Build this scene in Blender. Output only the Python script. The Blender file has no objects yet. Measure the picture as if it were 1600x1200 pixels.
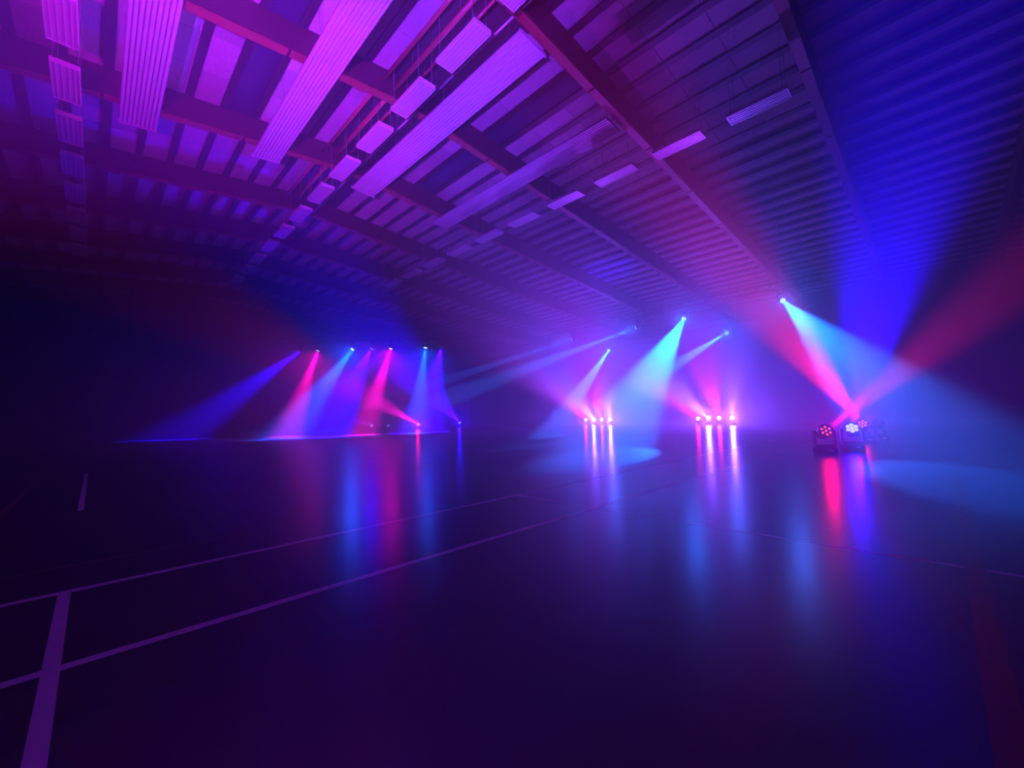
import bpy, math, random
from mathutils import Vector, Matrix, Euler

random.seed(7)
S = bpy.context.scene
COL = S.collection

# ------------------------------------------------------------------ camera
# Hall axes: X runs across the hall, Y along the ridge, Z up (metres).
CAM_H = 0.75
F_PX, YAW, PITCH, ROLL = 659.9, math.radians(0.286), math.radians(4.303), math.radians(-1.577)
cam_d = bpy.data.cameras.new('camera')
cam_d.sensor_width = 36.0
cam_d.lens = F_PX / 1600.0 * 36.0
cam_d.clip_end = 200.0
cam = bpy.data.objects.new('camera', cam_d)
COL.objects.link(cam)
a = math.pi / 4 + YAW
fwd = Vector((math.cos(a) * math.cos(PITCH), math.sin(a) * math.cos(PITCH), math.sin(PITCH)))
rgt = Vector((math.sin(a), -math.cos(a), 0))
up = rgt.cross(fwd)
r2 = rgt * math.cos(ROLL) + up * math.sin(ROLL)
u2 = up * math.cos(ROLL) - rgt * math.sin(ROLL)
cam.matrix_world = Matrix(((r2.x, u2.x, -fwd.x, 0), (r2.y, u2.y, -fwd.y, 0), (r2.z, u2.z, -fwd.z, CAM_H), (0, 0, 0, 1)))
S.camera = cam

# ------------------------------------------------------------------ world: no daylight, stage haze fills the hall
HAZE = 0.035
W = bpy.data.worlds.new('dark_hall_air')
S.world = W
W.use_nodes = True
nt = W.node_tree
nt.nodes.clear()
wo = nt.nodes.new('ShaderNodeOutputWorld')
bg = nt.nodes.new('ShaderNodeBackground')
bg.inputs['Color'].default_value = (0, 0, 0, 1)
bg.inputs['Strength'].default_value = 0.0
vs = nt.nodes.new('ShaderNodeVolumeScatter')
vs.inputs['Color'].default_value = (1, 1, 1, 1)
vs.inputs['Density'].default_value = HAZE
vs.inputs['Anisotropy'].default_value = 0.70
nt.links.new(bg.outputs[0], wo.inputs['Surface'])
nt.links.new(vs.outputs[0], wo.inputs['Volume'])

# ------------------------------------------------------------------ exposure and sampling options
S.view_settings.view_transform = 'Standard'
S.view_settings.look = 'None'
S.view_settings.gamma = 1.0
S.view_settings.use_curve_mapping = False
S.view_settings.exposure = 0.2
cy = S.cycles
cy.max_bounces = 6
cy.diffuse_bounces = 2
cy.glossy_bounces = 3
cy.transmission_bounces = 2
cy.volume_bounces = 0
cy.use_light_tree = False
cy.use_adaptive_sampling = False
cy.sample_clamp_indirect = 4.0
cy.caustics_reflective = False
cy.caustics_refractive = False
cy.use_denoising = True
E_GAIN = 1.0          # one gain for every stage lamp

# ------------------------------------------------------------------ materials
def principled(name, col, rough=0.6, metal=0.0, spec=0.5):
    m = bpy.data.materials.new(name)
    m.use_nodes = True
    b = m.node_tree.nodes['Principled BSDF']
    b.inputs['Base Color'].default_value = (*col, 1)
    b.inputs['Roughness'].default_value = rough
    b.inputs['Metallic'].default_value = metal
    b.inputs['Specular IOR Level'].default_value = spec
    return m

def noisy(name, c0, c1, scale, rough=0.6, stretch=(1, 1, 1), bump=0.0, spec=0.5, per_object=0.0):
    m = principled(name, c0, rough, 0, spec)
    n = m.node_tree
    b = n.nodes['Principled BSDF']
    tc = n.nodes.new('ShaderNodeTexCoord')
    mp = n.nodes.new('ShaderNodeMapping')
    mp.inputs['Scale'].default_value = stretch
    no = n.nodes.new('ShaderNodeTexNoise')
    no.inputs['Scale'].default_value = scale
    no.inputs['Detail'].default_value = 4
    rp = n.nodes.new('ShaderNodeValToRGB')
    rp.color_ramp.elements[0].color = (*c0, 1)
    rp.color_ramp.elements[0].position = 0.3
    rp.color_ramp.elements[1].color = (*c1, 1)
    rp.color_ramp.elements[1].position = 0.7
    n.links.new(tc.outputs['Object'], mp.inputs['Vector'])
    n.links.new(mp.outputs['Vector'], no.inputs['Vector'])
    n.links.new(no.outputs['Fac'], rp.inputs['Fac'])
    out = rp.outputs['Color']
    if per_object:
        oi = n.nodes.new('ShaderNodeObjectInfo')
        mr = n.nodes.new('ShaderNodeMapRange')
        mr.inputs['To Min'].default_value = 1 - per_object
        mr.inputs['To Max'].default_value = 1 + per_object * 0.4
        n.links.new(oi.outputs['Random'], mr.inputs['Value'])
        mx = n.nodes.new('ShaderNodeVectorMath')
        mx.operation = 'SCALE'
        n.links.new(out, mx.inputs[0])
        n.links.new(mr.outputs['Result'], mx.inputs['Scale'])
        out = mx.outputs['Vector']
    n.links.new(out, b.inputs['Base Color'])
    if bump:
        bp = n.nodes.new('ShaderNodeBump')
        bp.inputs['Strength'].default_value = bump
        bp.inputs['Distance'].default_value = 0.01
        n.links.new(no.outputs['Fac'], bp.inputs['Height'])
        n.links.new(bp.outputs['Normal'], b.inputs['Normal'])
    return m

def floor_material():
    m = noisy('sports_floor', (0.042, 0.040, 0.044), (0.052, 0.049, 0.054), 1.3, 0.27, spec=0.5)
    n = m.node_tree
    b = n.nodes['Principled BSDF']
    no = n.nodes.new('ShaderNodeTexNoise')
    no.inputs['Scale'].default_value = 0.8
    no.inputs['Detail'].default_value = 3
    mr = n.nodes.new('ShaderNodeMapRange')
    mr.inputs['To Min'].default_value = 0.20
    mr.inputs['To Max'].default_value = 0.30
    tc = n.nodes.new('ShaderNodeTexCoord')
    n.links.new(tc.outputs['Object'], no.inputs['Vector'])
    n.links.new(no.outputs['Fac'], mr.inputs['Value'])
    n.links.new(mr.outputs['Result'], b.inputs['Roughness'])
    return m

M = dict(
    floor=floor_material(),
    line=principled('white_court_paint', (0.68, 0.68, 0.68), 0.25),
    orange_line=principled('orange_court_paint', (0.20, 0.035, 0.012), 0.25),
    red_line=principled('red_court_paint', (0.22, 0.08, 0.07), 0.25),
    wall=noisy('dark_wall_paint', (0.035, 0.035, 0.04), (0.05, 0.05, 0.055), 0.6, 0.8),
    slab=noisy('pale_wood_wool_slab', (0.36, 0.33, 0.31), (0.48, 0.45, 0.42), 5.0, 0.9, (6, 1, 1), 0.5, 0.2, 0.22),
    deck=noisy('pale_wood_wool_deck', (0.34, 0.31, 0.29), (0.44, 0.41, 0.38), 3.0, 0.9, (4, 1, 1), 0.3, 0.2),
    purlin=noisy('dark_stained_purlin', (0.024, 0.015, 0.015), (0.036, 0.022, 0.020), 4.0, 0.6, (8, 0.5, 8)),
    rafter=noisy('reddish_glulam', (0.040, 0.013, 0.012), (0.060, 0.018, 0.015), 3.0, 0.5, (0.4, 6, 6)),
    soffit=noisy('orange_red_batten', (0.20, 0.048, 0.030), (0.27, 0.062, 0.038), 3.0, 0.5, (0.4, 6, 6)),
    skylight=principled('dark_blinded_glazing', (0.035, 0.035, 0.06), 0.25),
    panel=noisy('white_enamelled_steel', (0.46, 0.46, 0.48), (0.54, 0.54, 0.56), 2.0, 0.45),
    panel_back=principled('grey_panel_backing', (0.20, 0.20, 0.22), 0.6),
    lamp_white=principled('white_lacquered_sheet', (0.60, 0.60, 0.62), 0.4),
    lamp_diff=principled('frosted_diffuser', (0.40, 0.40, 0.44), 0.45),
    wire=principled('steel_wire', (0.5, 0.5, 0.5), 0.35, 0.7),
    pipe=principled('red_brown_pipe', (0.30, 0.07, 0.05), 0.4),
    conduit=principled('galvanised_conduit', (0.50, 0.50, 0.52), 0.35, 0.5),
    black=principled('black_plastic', (0.018, 0.018, 0.020), 0.42),
    black_metal=principled('black_powder_coat', (0.022, 0.022, 0.025), 0.5),
    display=principled('grey_display_window', (0.5, 0.5, 0.55), 0.2),
)

def emitter(name, col, strength):
    m = bpy.data.materials.new(name)
    m.use_nodes = True
    n = m.node_tree
    n.nodes.clear()
    o = n.nodes.new('ShaderNodeOutputMaterial')
    e = n.nodes.new('ShaderNodeEmission')
    e.inputs['Color'].default_value = (*col, 1)
    e.inputs['Strength'].default_value = strength
    n.links.new(e.outputs[0], o.inputs['Surface'])
    m.cycles.emission_sampling = 'NONE'     # the lamp's own spot does the lighting
    return m

# ------------------------------------------------------------------ mesh helpers
class MB:
    def __init__(self):
        self.v, self.f = [], []
    def add(self, vs, fs):
        o = len(self.v)
        self.v += [tuple(p) for p in vs]
        self.f += [tuple(i + o for i in q) for q in fs]
        return self
    def box(self, c, s, rot=None):
        hx, hy, hz = s[0] / 2, s[1] / 2, s[2] / 2
        vs = [Vector((x, y, z)) for x in (-hx, hx) for y in (-hy, hy) for z in (-hz, hz)]
        if rot is not None:
            vs = [rot @ p for p in vs]
        c = Vector(c)
        return self.add([p + c for p in vs], [(0, 1, 3, 2), (4, 6, 7, 5), (0, 4, 5, 1), (2, 3, 7, 6), (0, 2, 6, 4), (1, 5, 7, 3)])
    def bevel_box(self, c, s, b):
        # box with chamfered vertical edges and a chamfered top
        x, y, z = s[0] / 2, s[1] / 2, s[2]
        def ring(k, h):
            X, Y = x - k, y - k
            return [Vector((px, py, h)) + Vector(c) for px, py in ((X - b, -Y), (X, -Y + b), (X, Y - b), (X - b, Y), (-X + b, Y), (-X, Y - b), (-X, -Y + b), (-X + b, -Y))]
        R = [ring(0, 0), ring(0, z - b), ring(b * .8, z)]
        vs = [p for r in R for p in r]
        fs = [tuple(range(7, -1, -1)), tuple(range(16, 24))]
        for k in range(2):
            for i in range(8):
                j = (i + 1) % 8
                fs.append((k * 8 + i, k * 8 + j, k * 8 + 8 + j, k * 8 + 8 + i))
        return self.add(vs, fs)
    def tube(self, p0, p1, r, n=8, r1=None):
        p0, p1 = Vector(p0), Vector(p1)
        d = (p1 - p0).normalized()
        ax = d.orthogonal().normalized()
        ay = d.cross(ax)
        r1 = r if r1 is None else r1
        vs = []
        for p, rr in ((p0, r), (p1, r1)):
            for i in range(n):
                t = 2 * math.pi * i / n
                vs.append(p + ax * (rr * math.cos(t)) + ay * (rr * math.sin(t)))
        fs = [(i, (i + 1) % n, n + (i + 1) % n, n + i) for i in range(n)]
        fs += [tuple(range(n - 1, -1, -1)), tuple(range(n, 2 * n))]
        return self.add(vs, fs)
    def lathe(self, prof, n=24, c=(0, 0, 0)):
        # prof: (radius, z) from bottom to top around local Z
        vs, fs = [], []
        for r, z in prof:
            for i in range(n):
                t = 2 * math.pi * i / n
                vs.append((c[0] + r * math.cos(t), c[1] + r * math.sin(t), c[2] + z))
        for k in range(len(prof) - 1):
            for i in range(n):
                j = (i + 1) % n
                fs.append((k * n + i, k * n + j, (k + 1) * n + j, (k + 1) * n + i))
        fs.append(tuple(range(n - 1, -1, -1)))
        fs.append(tuple((len(prof) - 1) * n + i for i in range(n)))
        return self.add(vs, fs)
    def mesh(self, name, mat, smooth=False):
        me = bpy.data.meshes.new(name)
        me.from_pydata(self.v, [], self.f)
        me.materials.append(mat)
        if smooth:
            for q in me.polygons:
                q.use_smooth = len(q.vertices) == 4
        me.update()
        return me

def put(name, me, parent=None, loc=(0, 0, 0), rot=None):
    o = bpy.data.objects.new(name, me)
    COL.objects.link(o)
    o.parent = parent
    o.location = loc
    if rot is not None:
        o.rotation_euler = rot
    return o

def thing(name, label, cat, loc=(0, 0, 0), group=None):
    o = bpy.data.objects.new(name, None)
    COL.objects.link(o)
    o.empty_display_size = 0.1
    o.location = loc
    o['label'] = label
    o['category'] = cat
    if group:
        o['group'] = group
    return o

def struct(o):
    o['kind'] = 'structure'
    return o

# ------------------------------------------------------------------ the hall
X0, X1, Y0, Y1 = -16.0, 25.0, -8.5, 31.0
RIDGE, SLOPE, DECK = 4.7, 0.09, 8.27
def deck_z(x):
    return DECK - SLOPE * abs(x - RIDGE)

floor = struct(put('floor', MB().box(((X0 + X1) / 2, (Y0 + Y1) / 2, -0.1), (X1 - X0, Y1 - Y0, 0.2)).mesh('floor', M['floor'])))
floor['label'] = 'dark glossy sports hall floor with painted court lines'

def court_line(x0, y0, x1, y1, w, mat):
    c = Vector(((x0 + x1) / 2, (y0 + y1) / 2, 0.0001))
    d = Vector((x1 - x0, y1 - y0, 0))
    rot = Matrix.Rotation(math.atan2(d.y, d.x), 3, 'Z')
    put('court_line', MB().box((0, 0, 0), (d.length, w, 0.00016 if abs(d.x) > abs(d.y) else 0.00010), rot).mesh('court_line', mat), floor, c)
court_line(-4.0, 2.88, 12.6, 2.88, 0.045, M['line'])
court_line(-4.0, 2.00, 12.6, 2.00, 0.045, M['line'])
court_line(-0.07, -2.5, -0.07, 2.855, 0.042, M['line'])
court_line(-0.06, 5.55, -0.06, 10.0, 0.042, M['line'])
court_line(2.87, -4.0, 2.87, 2.855, 0.04, M['line'])
court_line(-4.0, 3.40, 7.0, 3.40, 0.022, M['red_line'])
court_line(-0.3, 5.53, 9.0, 5.53, 0.025, M['red_line'])
court_line(-0.56, 3.0, -0.56, 12.0, 0.04, M['red_line'])
court_line(-2.0, -0.055, 7.0, -0.055, 0.062, M['orange_line'])

def wall(name, c, s):
    o = struct(put(name, MB().box((0, 0, 0), s).mesh(name, M['wall']), None, c))
    return o
HW = 9.0
wall('wall_left', (X0 - 0.1, (Y0 + Y1) / 2, HW / 2), (0.2, Y1 - Y0 + 0.4, HW))
wall('wall_right', (X1 + 0.1, (Y0 + Y1) / 2, HW / 2), (0.2, Y1 - Y0 + 0.4, HW))
wall('wall_back', ((X0 + X1) / 2, Y1 + 0.1, HW / 2), (X1 - X0, 0.2, HW))
wall('wall_front', ((X0 + X1) / 2, Y0 - 0.1, HW / 2), (X1 - X0, 0.2, HW))

# ceiling: closed deck sheet, rafters, purlins between them, slabs in the lit bays
GAP, BAY, R0 = 0.63, 3.25, 1.35
PW, PD, RD, RW = 0.15, 0.08, 0.60, 0.20
mb = MB()
for xa, xb in ((X0, RIDGE), (RIDGE, X1)):
    za, zb = deck_z(xa), deck_z(xb)
    vs_ = [(xa, Y0, za), (xb, Y0, zb), (xb, Y1, zb), (xa, Y1, za), (xa, Y0, za + .2), (xb, Y0, zb + .2), (xb, Y1, zb + .2), (xa, Y1, za + .2)]
    mb.add(vs_, [(0, 3, 2, 1), (4, 5, 6, 7), (0, 1, 5, 4), (2, 3, 7, 6), (0, 4, 7, 3), (1, 2, 6, 5)])
ceiling = struct(put('ceiling', mb.mesh('ceiling', M['deck'])))
ceiling['label'] = 'low pitched timber ceiling with rafters, purlins and pale slabs'

mb = MB()
prof = [(X0, deck_z(X0)), (RIDGE, DECK), (X1, deck_z(X1))]
for y in (-RW / 2, RW / 2):
    mb.v += [(x, y, z - RD) for x, z in prof] + [(x, y, z - 0.002) for x, z in prof]
mb.f += [(0, 1, 4, 3), (1, 2, 5, 4), (6, 9, 10, 7), (7, 10, 11, 8), (0, 6, 7, 1), (1, 7, 8, 2), (3, 4, 10, 9), (4, 5, 11, 10), (0, 3, 9, 6), (2, 8, 11, 5)]
raf = mb.mesh('rafter', M['rafter'])
for k in range(-3, 10):
    put('rafter', raf, ceiling, (0, R0 + BAY * k, 0))

LEN = BAY - RW
# nailed-on battens under the rafters, with gaps between the lengths
bat = MB().box((0, 0, 0), (2.36, RW * 0.86, 0.03)).mesh('rafter_batten', M['soffit'])
for k in range(0, 7):
    for j in range(-8, 8):
        x = RIDGE + 2.4 * (j + 0.5)
        if X0 + 1.2 < x < X1 - 1.2:
            put('rafter_batten', bat, ceiling, (x, R0 + BAY * k, deck_z(x) - RD - 0.017), (0, -math.atan(SLOPE) * (1 if x < RIDGE else -1), 0))

pur = MB().box((0, 0, 0), (PW, LEN - 0.004, PD)).mesh('purlin', M['purlin'])
rows = [RIDGE + GAP * (k + 0.5) for k in range(-34, 33) if X0 + .1 < RIDGE + GAP * (k + .5) < X1 - .1]
rest = MB()
for b in range(-3, 9):
    yc = R0 + BAY * (b + 0.5)
    for x in rows:
        tilt = math.atan(SLOPE) * (1 if x < RIDGE else -1)
        c = (x, yc, deck_z(x) - PD / 2 - 0.008)
        if 0 <= b <= 3:
            put('purlin', pur, ceiling, c, (0, -tilt, 0))
        else:
            rest.box(c, (PW, LEN, PD))
po = put('purlin_rows', rest.mesh('purlin_rows', M['purlin']), ceiling)
po['kind'] = 'stuff'

SKY = (RIDGE - 4 * GAP, RIDGE + 4 * GAP)
RDK = (RIDGE, RIDGE + GAP)
sl = MB().box((0, 0, 0), (GAP - PW - 0.004, LEN / 3 - 0.012, 0.045)).mesh('ceiling_slab', M['slab'])
sk = MB().box((0, 0, 0), (GAP - PW - 0.004, LEN - 0.02, 0.05)).mesh('skylight_pane', M['skylight'])
rb = MB().box((0, 0, 0), (GAP - PW - 0.004, LEN - 0.02, 0.06)).mesh('ridge_board', M['purlin'])
for b in range(0, 4):
    for k in range(-12, 11):
        x = RIDGE + GAP * k
        tilt = 0 if abs(x - RIDGE) < .1 else math.atan(SLOPE) * (1 if x < RIDGE else -1)
        yc = R0 + BAY * (b + 0.5)
        if any(abs(x - s) < .1 for s in RDK):
            put('ridge_board', rb, ceiling, (x, yc, deck_z(x) - 0.055), (0, -tilt, 0))
            continue
        if b in (1, 2) and any(abs(x - s) < .1 for s in SKY):
            put('skylight_pane', sk, ceiling, (x, yc, deck_z(x) - 0.045), (0, -tilt, 0))
            continue
        for j in range(3):
            put('ceiling_slab', sl, ceiling, (x, yc + (j - 1) * LEN / 3, deck_z(x) - 0.036 - random.random() * 0.012), (0, -tilt, 0))

# ------------------------------------------------------------------ ribbed radiant heating panels
def radiant_panel(x, y0, y1, w, label):
    L = y1 - y0
    z = deck_z(x) - RD - 0.10
    t = thing('radiant_panel', label, 'heating panel', (x, (y0 + y1) / 2, z), 'ribbed heating panels under the rafters')
    tl = math.atan(SLOPE) * (1 if x < RIDGE else -1)
    t.rotation_euler = (0, -tl, 0)
    put('backing', MB().box((0, 0, 0.03), (w, L, 0.02)).mesh('backing', M['panel_back']), t)
    n = 9
    p = w / n
    m = MB()
    h = p * 0.48
    m.add([(sx, sy, sz) for sy in (-L / 2 + .02, L / 2 - .02) for sx, sz in ((-h, .02), (-h * .6, -.012), (h * .6, -.012), (h, .02))],
          [(0, 1, 5, 4), (1, 2, 6, 5), (2, 3, 7, 6), (3, 0, 4, 7), (3, 2, 1, 0), (4, 5, 6, 7)])
    me = m.mesh('slat', M['panel'])
    for i in range(n):
        put('slat', me, t, (-w / 2 + p * (i + .5), 0, 0))
    ec = MB().box((0, 0, 0.012), (w + 0.03, 0.03, 0.07)).mesh('end_cap', M['panel'])
    for s in (-1, 1):
        put('end_cap', ec, t, (0, s * L / 2, 0))
    top = RD + 0.08 - PD
    hr = MB().tube((0, 0, 0.04), (0, 0, top), 0.006, 6).mesh('hanger_rod', M['wire'])
    for yy in (-L * .45, -L * .15, L * .15, L * .45):
        for s in (-1, 1):
            put('hanger_rod', hr, t, (s * w * .42, yy, 0))
radiant_panel(0.46, 4.80, 11.70, 0.62, 'long ribbed white heating panel furthest left, hanging near the left light row')
radiant_panel(2.88, 4.80, 11.55, 0.62, 'long ribbed white heating panel just left of the ridge light row')
radiant_panel(5.47, 4.74, 11.60, 0.68, 'long ribbed white heating panel just right of the ridge light row')
radiant_panel(8.15, 4.76, 11.50, 0.58, 'long smooth violet-lit heating panel furthest right of the four')

# ------------------------------------------------------------------ panel lights on wires, three rows
LW, LL = 0.36, 1.10
house = MB().box((0, 0, 0.045), (LW, LL, 0.06)).mesh('housing', M['lamp_white'])
diff = MB().box((0, 0, 0.008), (LW - 0.04, LL - 0.04, 0.012)).mesh('diffuser', M['lamp_diff'])
fm = MB()
for s in (-1, 1):
    fm.box((s * (LW / 2 - 0.009), 0, 0.004), (0.018, LL, 0.022))
    fm.box((0, s * (LL / 2 - 0.009), 0.004), (LW - 0.037, 0.018, 0.022))
frame = fm.mesh('frame', M['lamp_white'])
louv = MB().box((0, 0, -0.001), (0.012, LL - 0.05, 0.010)).mesh('louvre', M['lamp_white'])
ORD = ['first', 'second', 'third', 'fourth', 'fifth', 'sixth', 'seventh', 'eighth', 'ninth', 'tenth', 'eleventh', 'twelfth']
def panel_light(x, y, z, label, group):
    t = thing('panel_light', label, 'ceiling light', (x, y, z), group)
    put('housing', house, t)
    put('diffuser', diff, t)
    put('frame', frame, t)
    for i in range(4):
        put('louvre', louv, t, ((i - 1.5) * 0.075, 0, 0))
    top = deck_z(x) - z - 0.01
    wr = MB().tube((0, 0, 0.07), (0, 0, top), 0.006, 5).mesh('suspension_wire', M['wire'])
    for sx in (-1, 1):
        for sy in (-1, 1):
            put('suspension_wire', wr, t, (sx * LW * .42, sy * LL * .42, 0))
for k in range(12):
    panel_light(4.36, 3.77 + 1.63 * k, 7.15, '%s panel light from the camera in the row hung along the ridge' % ORD[k], 'panel lights along the ridge')
for k in range(9):
    panel_light(-0.54, 7.03 + 1.63 * k, 6.72, '%s panel light from the camera in the dim left row' % ORD[k], 'panel lights in the left row')
for k in range(10):
    panel_light(9.28, 2.14 + 1.63 * k, 6.78, '%s panel light from the camera in the dim right row' % ORD[k], 'panel lights in the right row')

# ------------------------------------------------------------------ pipes and conduit at the ridge
def pipe_run(x, z, r, mat, y0, y1, name, label):
    t = thing(name, label, 'pipe', (x, (y0 + y1) / 2, z))
    hl = LEN / 2 - .002
    pl = MB().tube((0, -hl, 0), (0, hl, 0), r, 10).mesh('pipe_length', mat, True)
    br = MB().box((0, 0, r + .004), (0.05, 0.03, 0.008)).tube((0, 0, r + .008), (0, 0, deck_z(x) - z - .09), 0.006, 5).mesh('bracket', M['wire'])
    for b in range(4):
        yc = R0 + BAY * (b + .5) - (y0 + y1) / 2
        put('pipe_length', pl, t, (0, yc, 0))
        for d in (-.8, .8):
            put('bracket', br, t, (0, yc + d, 0))
pipe_run(4.08, 7.86, 0.035, M['pipe'], 2.0, 15.0, 'water_pipe', 'red-brown pipe nearest the left heating panel along the ridge')
pipe_run(4.36, 7.82, 0.045, M['pipe'], 2.0, 15.0, 'water_pipe', 'thicker red-brown pipe above the ridge light row')
pipe_run(4.66, 7.88, 0.030, M['pipe'], 2.0, 15.0, 'water_pipe', 'thin red-brown pipe right of the thicker ridge pipe')
pipe_run(4.95, 7.66, 0.022, M['conduit'], 3.0, 11.8, 'cable_conduit', 'pale thin metal conduit running right of the ridge light row')

# ------------------------------------------------------------------ stage lamps
B_BASE = MB().bevel_box((0, 0, 0.012), (0.27, 0.23, 0.085), 0.016)
for sx in (-1, 1):
    for sy in (-1, 1):
        B_BASE.tube((sx * .10, sy * .08, 0), (sx * .10, sy * .08, .014), .018, 8)
me_base = B_BASE.mesh('base', M['black'])
me_disp = MB().box((0, 0, 0), (0.09, 0.004, 0.022)).mesh('display', M['display'])
yk = MB().bevel_box((0, 0, 0.097), (0.12, 0.30, 0.05), 0.012)
for s in (-1, 1):
    yk.bevel_box((0, s * 0.145, 0.13), (0.085, 0.036, 0.245), 0.012)
    yk.tube((0, s * .118, .335), (0, s * .128, .335), .03, 12)
me_yoke = yk.mesh('yoke', M['black'])
PIV = 0.335
hd = MB().lathe([(0.035, -0.115), (0.062, -0.112), (0.088, -0.085), (0.104, -0.030), (0.108, 0.02), (0.108, 0.070), (0.114, 0.074), (0.114, 0.090), (0.104, 0.090), (0.102, 0.078)], 28)
for i in range(6):
    t_ = i * math.pi / 3
    hd.box((0.098 * math.cos(t_), 0.098 * math.sin(t_), -0.02), (0.022, 0.012, 0.09), Matrix.Rotation(t_, 3, 'Z'))
me_head = hd.mesh('head', M['black'], True)
lp = [(0, 0)] + [(0.064 * math.cos(i * math.pi / 3), 0.064 * math.sin(i * math.pi / 3)) for i in range(6)]
clamp = MB().tube((0, 0, -0.05), (0, 0, 0.01), 0.012, 8)
for i in range(10):
    a0, a1 = math.radians(-60 + i * 30), math.radians(-60 + (i + 1) * 30)
    clamp.tube((0.034 * math.sin(a0), 0, 0.045 - 0.034 * math.cos(a0)), (0.034 * math.sin(a1), 0, 0.045 - 0.034 * math.cos(a1)), 0.008, 6)
me_clamp = clamp.mesh('clamp', M['black_metal'])

LEDM = {}
def stage_lamp(label, pos, target, col, watts, cone, blend, led, led_s, hang=False, group=None, led_r=0.024, scale=1.0, base_rot=0.0, extra=()):
    """pos: the pivot's x, y and, for a hung lamp, z. The lamp's spot sits in front of its lens plate."""
    key = (tuple(led), led_s, led_r)
    if key not in LEDM:
        LEDM[key] = MB().lathe([(led_r, 0), (led_r, 0.006), (led_r * .8, 0.013), (led_r * .35, 0.017)], 12).mesh('led_lens', emitter('lit_led_lens', led, led_s), True)
    s = scale
    px, py = pos[0], pos[1]
    pz = pos[2] if hang else PIV * s
    root_z = pz + PIV * s if hang else 0.0
    t = thing('stage_lamp' if not hang else 'hanging_stage_lamp', label, 'stage light', (px, py, root_z), group)
    t.scale = (s, s, s)
    d = (Vector(target) - Vector((px, py, pz))).normalized()
    az = math.atan2(d.y, d.x)
    th = math.acos(max(-1, min(1, d.z)))
    flip = math.pi if hang else 0.0
    b = put('base', me_base, t, (0, 0, 0), (flip, 0, base_rot))
    put('display', me_disp, b, (0, -0.1165, 0.05))
    yo = put('yoke', me_yoke, t, (0, 0, 0), (flip, 0, az))
    hz = -PIV if hang else PIV
    h = put('head', me_head, t, (0, 0, hz), (0, th, az))
    for (lx, ly) in lp:
        put('led_lens', LEDM[key], h, (lx, ly, 0.078))
    if hang:
        for sx in (-.08, .08):
            put('clamp', me_clamp, t, (sx * math.cos(base_rot), sx * math.sin(base_rot), 0.03), (0, 0, base_rot - math.pi / 2))
    if watts > 0:
        for (c_, w_, cn_, bl_) in [(col, watts, cone, blend)] + list(extra):
            ld = bpy.data.lights.new('lamp_beam', 'SPOT')
            ld.color = c_
            ld.energy = w_ * E_GAIN
            ld.spot_size = math.radians(cn_)
            ld.spot_blend = bl_
            ld.shadow_soft_size = 0.03
            lo = bpy.data.objects.new('lamp_beam', ld)
            COL.objects.link(lo)
            lo.parent = h
            lo.location = (0, 0, 0.14)
            lo.rotation_euler = (math.pi, 0, 0)
    return t

RED = (1.0, 0.0, 0.06)
BLUE = (0.012, 0.0, 1.0)
CYAN = (0.0, 0.135, 1.0)
AZURE = (0.0, 0.07, 1.0)
PINK = (1.0, 0.0, 0.45)
MAG = (0.45, 0.0, 1.0)
LAV = (0.16, 0.05, 1.0)
VIO = (0.22, 0.018, 1.0)
PUR = (0.75, 0.0, 0.85)
face_cam = -0.75

NEAR = 'stage lamps standing on the floor at right'
stage_lamp('nearest floor stage lamp with seven glowing red lenses and a grey display', (8.55, 1.38), (5.4, -.74, 1.98), RED, 5000, 12, 1, (1.0, .09, .10), 1.3, extra=[(RED, 22, 170, 1)], group=NEAR, led_r=.019, base_rot=face_cam)
stage_lamp('floor stage lamp with white glowing lenses, between the two red-lit lamps', (9.4, 1.12), (3.8, -.27, 3.97), BLUE, 52000, 17, .8, (.62, .58, 1.0), 1.3, extra=[(BLUE, 130, 170, 1)], group=NEAR, led_r=.030, base_rot=face_cam)
stage_lamp('floor stage lamp with small red lenses behind the white-lit lamp', (11.6, 1.17), (5.0, 2.85, 4.75), RED, 24000, 18, 1, (1.0, .10, .16), 1.3, extra=[(RED, 22, 170, 1)], group=NEAR, led_r=.022, base_rot=face_cam)
stage_lamp('dark floor stage lamp turned away at the right end of the near row', (12.2, 0.98), (13.4, 3.6, 2.2), BLUE, 40000, 14, 1, BLUE, 1.5, group=NEAR, base_rot=face_cam)

G2 = 'stage lamps in the far right row of four'
for i, (y, tgt, col, wts, cone, led, ls, nm) in enumerate([
        (8.73, (-0.9, 9.5, 7.8), PINK, 7000, 18, (1, .55, .9), 5, 'small pink-lit floor lamp at the left end of the far right four'),
        (8.22, (0.9, 7.8, 7.8), LAV, 30000, 22, (1, .97, 1), 8, 'white-lit floor lamp second from the left in the far right four'),
        (7.73, (3.7, 2.9, 7.8), MAG, 16000, 18, (1, .7, .95), 7, 'pink-lit floor lamp third from the left in the far right four'),
        (7.14, (4.7, 0.9, 7.8), LAV, 14000, 18, (1, 1, 1), 9, 'brightest white floor lamp at the right end of the far right four')]):
    stage_lamp(nm, (22.0, y), tgt, col, wts, cone, 1, led, ls * 1.6, extra=[(LAV, 1500, 170, 1) if ls > 7.5 else (PINK, 70, 170, 1)], group=G2, led_r=.032, base_rot=face_cam)
G3 = 'stage lamps in the far middle row of four'
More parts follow.
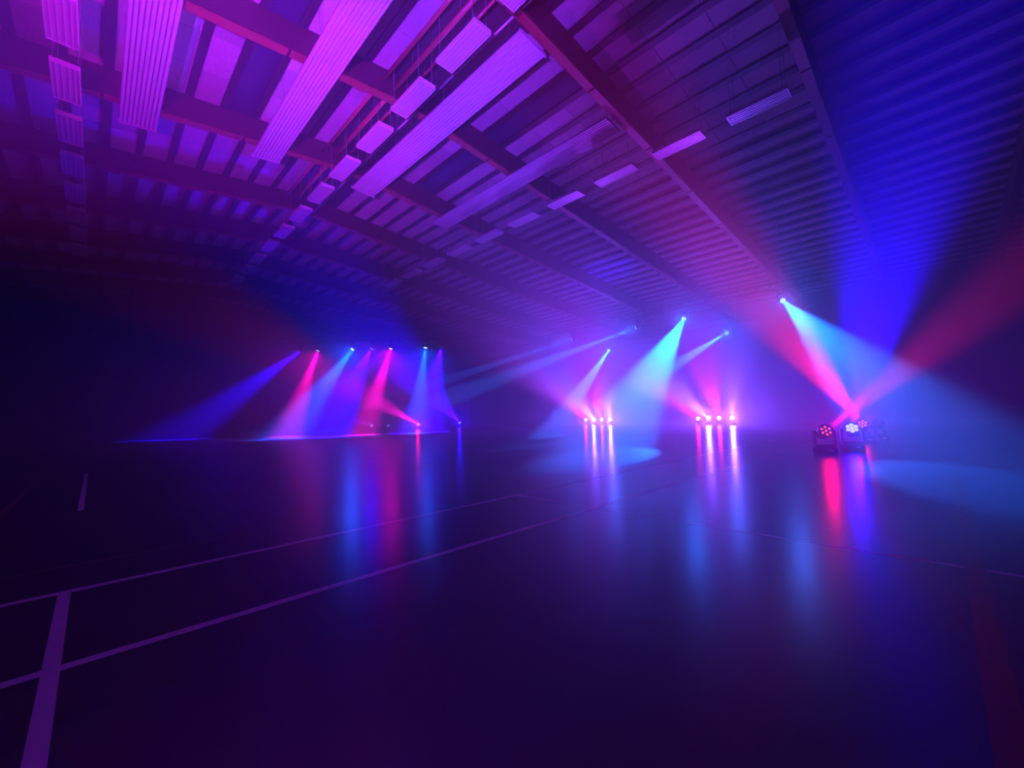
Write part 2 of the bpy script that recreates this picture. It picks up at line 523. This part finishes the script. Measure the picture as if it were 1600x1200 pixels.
for i, (y, tgt, col, wts, cone, led, ls, nm) in enumerate([
        (16.4, (0.2, 9.3, 7.8), PINK, 5500, 18, (1, .6, .9), 5, 'small pink-lit floor lamp at the left end of the far middle four'),
        (15.8, (1.0, 7.3, 7.8), LAV, 28000, 22, (1, .97, 1), 8, 'white-lit floor lamp second from the left in the far middle four'),
        (15.2, (3.0, 4.0, 7.8), MAG, 12000, 18, (1, .7, .95), 7, 'pink-lit floor lamp third from the left in the far middle four'),
        (14.6, (3.6, 3.0, 7.8), LAV, 14000, 18, (1, 1, 1), 9, 'brightest white floor lamp at the right end of the far middle four')]):
    stage_lamp(nm, (23.0, y), tgt, col, wts, cone, 1, led, ls * 1.6, extra=[(LAV, 1500, 170, 1) if ls > 7.5 else (PINK, 70, 170, 1)], group=G3, led_r=.032, base_rot=face_cam)

GL = 'stage lamps standing on the far left floor'
stage_lamp('unlit dark floor lamp standing on the blue light streak at far left', (8.6, 23.2), (8.0, 22.0, .9), BLUE, 0, 10, .5, (.01, .01, .02), .2, group=GL, base_rot=face_cam, scale=1.15)
stage_lamp('violet-lit floor lamp left of the tiny one at far left', (11.5, 23.2), (9.4, 22.0, .95), BLUE, 5000, 16, 1, (.45, .3, 1.0), 1.2, group=GL, base_rot=face_cam, scale=1.15)
stage_lamp('tiny dim floor lamp beside the violet-lit one at far left', (12.4, 23.0), (11.5, 22.0, 1.2), BLUE, 0, 10, .5, (.35, .3, .8), .8, group=GL, base_rot=face_cam)
stage_lamp('red-lit floor lamp with a narrow pink beam at far left', (15.7, 25.0), (7.8, 18.3, 2.35), PINK, 16000, 9, .8, (1.0, .18, .16), 3, extra=[(RED, 110, 170, 1)], group=GL, base_rot=face_cam, led_r=.032)
stage_lamp('blue-white floor lamp with a wide blue beam, right of the red-lit one', (19.0, 24.7), (12.3, 20.4, 3.4), BLUE, 110000, 20, 1, (.55, .5, 1.0), 2.5, extra=[(BLUE, 400, 170, 1)], group=GL, base_rot=face_cam)

HZ = 4.5
GA = 'stage lamps hung on the far left truss'
for nm, (x, y), tgt, col, wts, cone, led, ls in [
        ('dim violet hanging lamp at the left end of the far left truss', (7.67, 23.4), (3.0, 27.7, 0), BLUE, 450000, 22, (.35, .25, 1), 1.0),
        ('left one of the two bright pink hanging lamps on the far left truss', (8.03, 22.1), (7.0, 23.4, 0), PINK, 150000, 25, (1, .55, .8), 7),
        ('left one of the two bright cyan hanging lamps on the far left truss', (9.35, 20.95), (6.2, 21.0, 0), AZURE, 200000, 26, (.45, .95, 1), 7),
        ('dim blue hanging lamp between the cyan and pink ones on the far left truss', (10.4, 20.96), (7.6, 20.6, 0), BLUE, 480000, 40, (.4, .4, 1), 1.2),
        ('right one of the two bright pink hanging lamps on the far left truss', (10.8, 19.7), (9.6, 20.4, 0), PINK, 150000, 25, (1, .6, .85), 7),
        ('right one of the two bright cyan hanging lamps on the far left truss', (12.1, 18.5), (11.5, 18.6, 0), AZURE, 200000, 24, (.5, .97, 1), 7),
        ('dim blue hanging lamp at the right end of the far left truss', (12.9, 18.2), (12.4, 19.4, 0), BLUE, 520000, 42, (.45, .45, 1), 1.2)]:
    k = 30.9 / (x + y)
    stage_lamp(nm, (x * k, y * k, HZ), tgt, col, wts, cone, 1, led, ls, hang=True, group=GA, extra=[(col, 750, 170, 1)], base_rot=-math.pi / 4)
GB = 'stage lamps hung on the right trusses'
for nm, (x, y), tgt, col, wts, cone, led, ls in [
        ('cyan hanging lamp furthest right, above the near floor lamps', (16.93, 3.6), (6.2, -0.1, 0), CYAN, 40000, 8.2, (.3, .9, 1), 3),
        ('cyan hanging lamp with the broadest beam, above the far right four', (16.93, 7.06), (6.6, 4.3, 0), CYAN, 85000, 9.5, (.3, .9, 1), 3),
        ('small cyan hanging lamp with a long narrow beam to the left', (16.93, 9.14), (8.1, 18.9, 0), CYAN, 420000, 7, (.2, .6, 1), 1.5),
        ('faintest cyan hanging lamp, leftmost of the right-hand lamps', (16.93, 12.67), (5.3, 21.2, 0), CYAN, 200000, 5, (.2, .5, 1), 1),
        ('cyan hanging lamp with a narrow beam crossing the broad cyan beam', (21.8, 7.04), (8.0, 6.9, 0), CYAN, 70000, 5, (.25, .8, 1), 2.5),
        ('cyan hanging lamp just above the far middle four floor lamps', (21.8, 13.7), (11.4, 9.7, 0), CYAN, 70000, 6, (.3, .9, 1), 3)]:
    stage_lamp(nm, (x, y, HZ), tgt, col, wts, cone, .6, led, ls, hang=True, group=GB, extra=[(col, 170, 170, 1)], base_rot=math.pi / 2)

# two unseen fill lamps, added behind the camera to light the near ceiling bays
GC = 'added fill lamps out of view behind the camera'
stage_lamp('added violet fill lamp, unseen behind the camera, aimed at the ridge lights', (-2.2, -0.6), (3.9, 7.4, 8.2), VIO, 44000, 44, 1, (.6, .5, 1.0), 3, group=GC)
stage_lamp('added magenta fill lamp, unseen behind the camera, aimed at the left panels', (-3.0, 0.0), (2.6, 10.4, 8.0), PUR, 13000, 36, .8, (1.0, .4, .9), 3, group=GC)

# ------------------------------------------------------------------ trusses the lamps hang from
def truss(p0, p1, label, ends):
    p0, p1 = Vector(p0), Vector(p1)
    L = (p1 - p0).length
    t = thing('lighting_truss', label, 'truss', (p0 + p1) / 2, 'black lighting trusses')
    t.rotation_euler = (0, 0, math.atan2(p1.y - p0.y, p1.x - p0.x))
    ch = MB().tube((-L / 2, 0, 0), (L / 2, 0, 0), 0.025, 8).mesh('chord', M['black_metal'], True)
    w = 0.13
    for sy, sz in ((0, 0), (2 * w, 0), (w, 0.24)):
        put('chord', ch, t, (0, sy, sz))
    m = MB()
    n = int(L / 0.4)
    for i in range(n):
        x0_, x1_ = -L / 2 + L * i / n, -L / 2 + L * (i + 1) / n
        xm = (x0_ + x1_) / 2
        for sy in (0, 2 * w):
            m.tube((x0_, sy, 0), (xm, w, .24), 0.010, 5)
            m.tube((xm, w, .24), (x1_, sy, 0), 0.010, 5)
        m.tube((x0_, 0, 0), (x1_, 2 * w, 0), 0.010, 5)
    put('lattice', m.mesh('lattice', M['black_metal']), t)
    for s, w_ in ((-.4, 0), (.4, 1)):
        wp = (p0 + p1) / 2 + (p1 - p0) * s + Vector((-(p1 - p0).y, (p1 - p0).x, 0)) / L * w
        hc = put('hoist_cable', MB().tube((0, 0, .26), (0, 0, deck_z(wp.x) - p0.z - .012), 0.008, 6).box((0, 0, .25), (.06, .06, .05)).mesh('hoist_cable', M['wire']), None, wp)
        hc['label'] = ends[w_]
        hc['category'] = 'cable'
        hc['group'] = 'steel cables holding the trusses'
TZ = HZ + PIV + 0.075
truss((6.6, 24.3, TZ), (14.6, 16.3, TZ), 'black lattice truss carrying pink and cyan lamps at far left', ('steel cable holding the left end of the far left truss', 'steel cable holding the right end of the far left truss'))
truss((16.93, 2.4, TZ), (16.93, 14.2, TZ), 'black lattice truss carrying the broad cyan beam lamps at right', ('steel cable holding the near end of the middle truss', 'steel cable holding the far end of the middle truss'))
truss((21.8, 5.6, TZ), (21.8, 15.4, TZ), 'black lattice truss furthest right, above the rows of four lamps', ('steel cable holding the near end of the furthest right truss', 'steel cable holding the far end of the furthest right truss'))
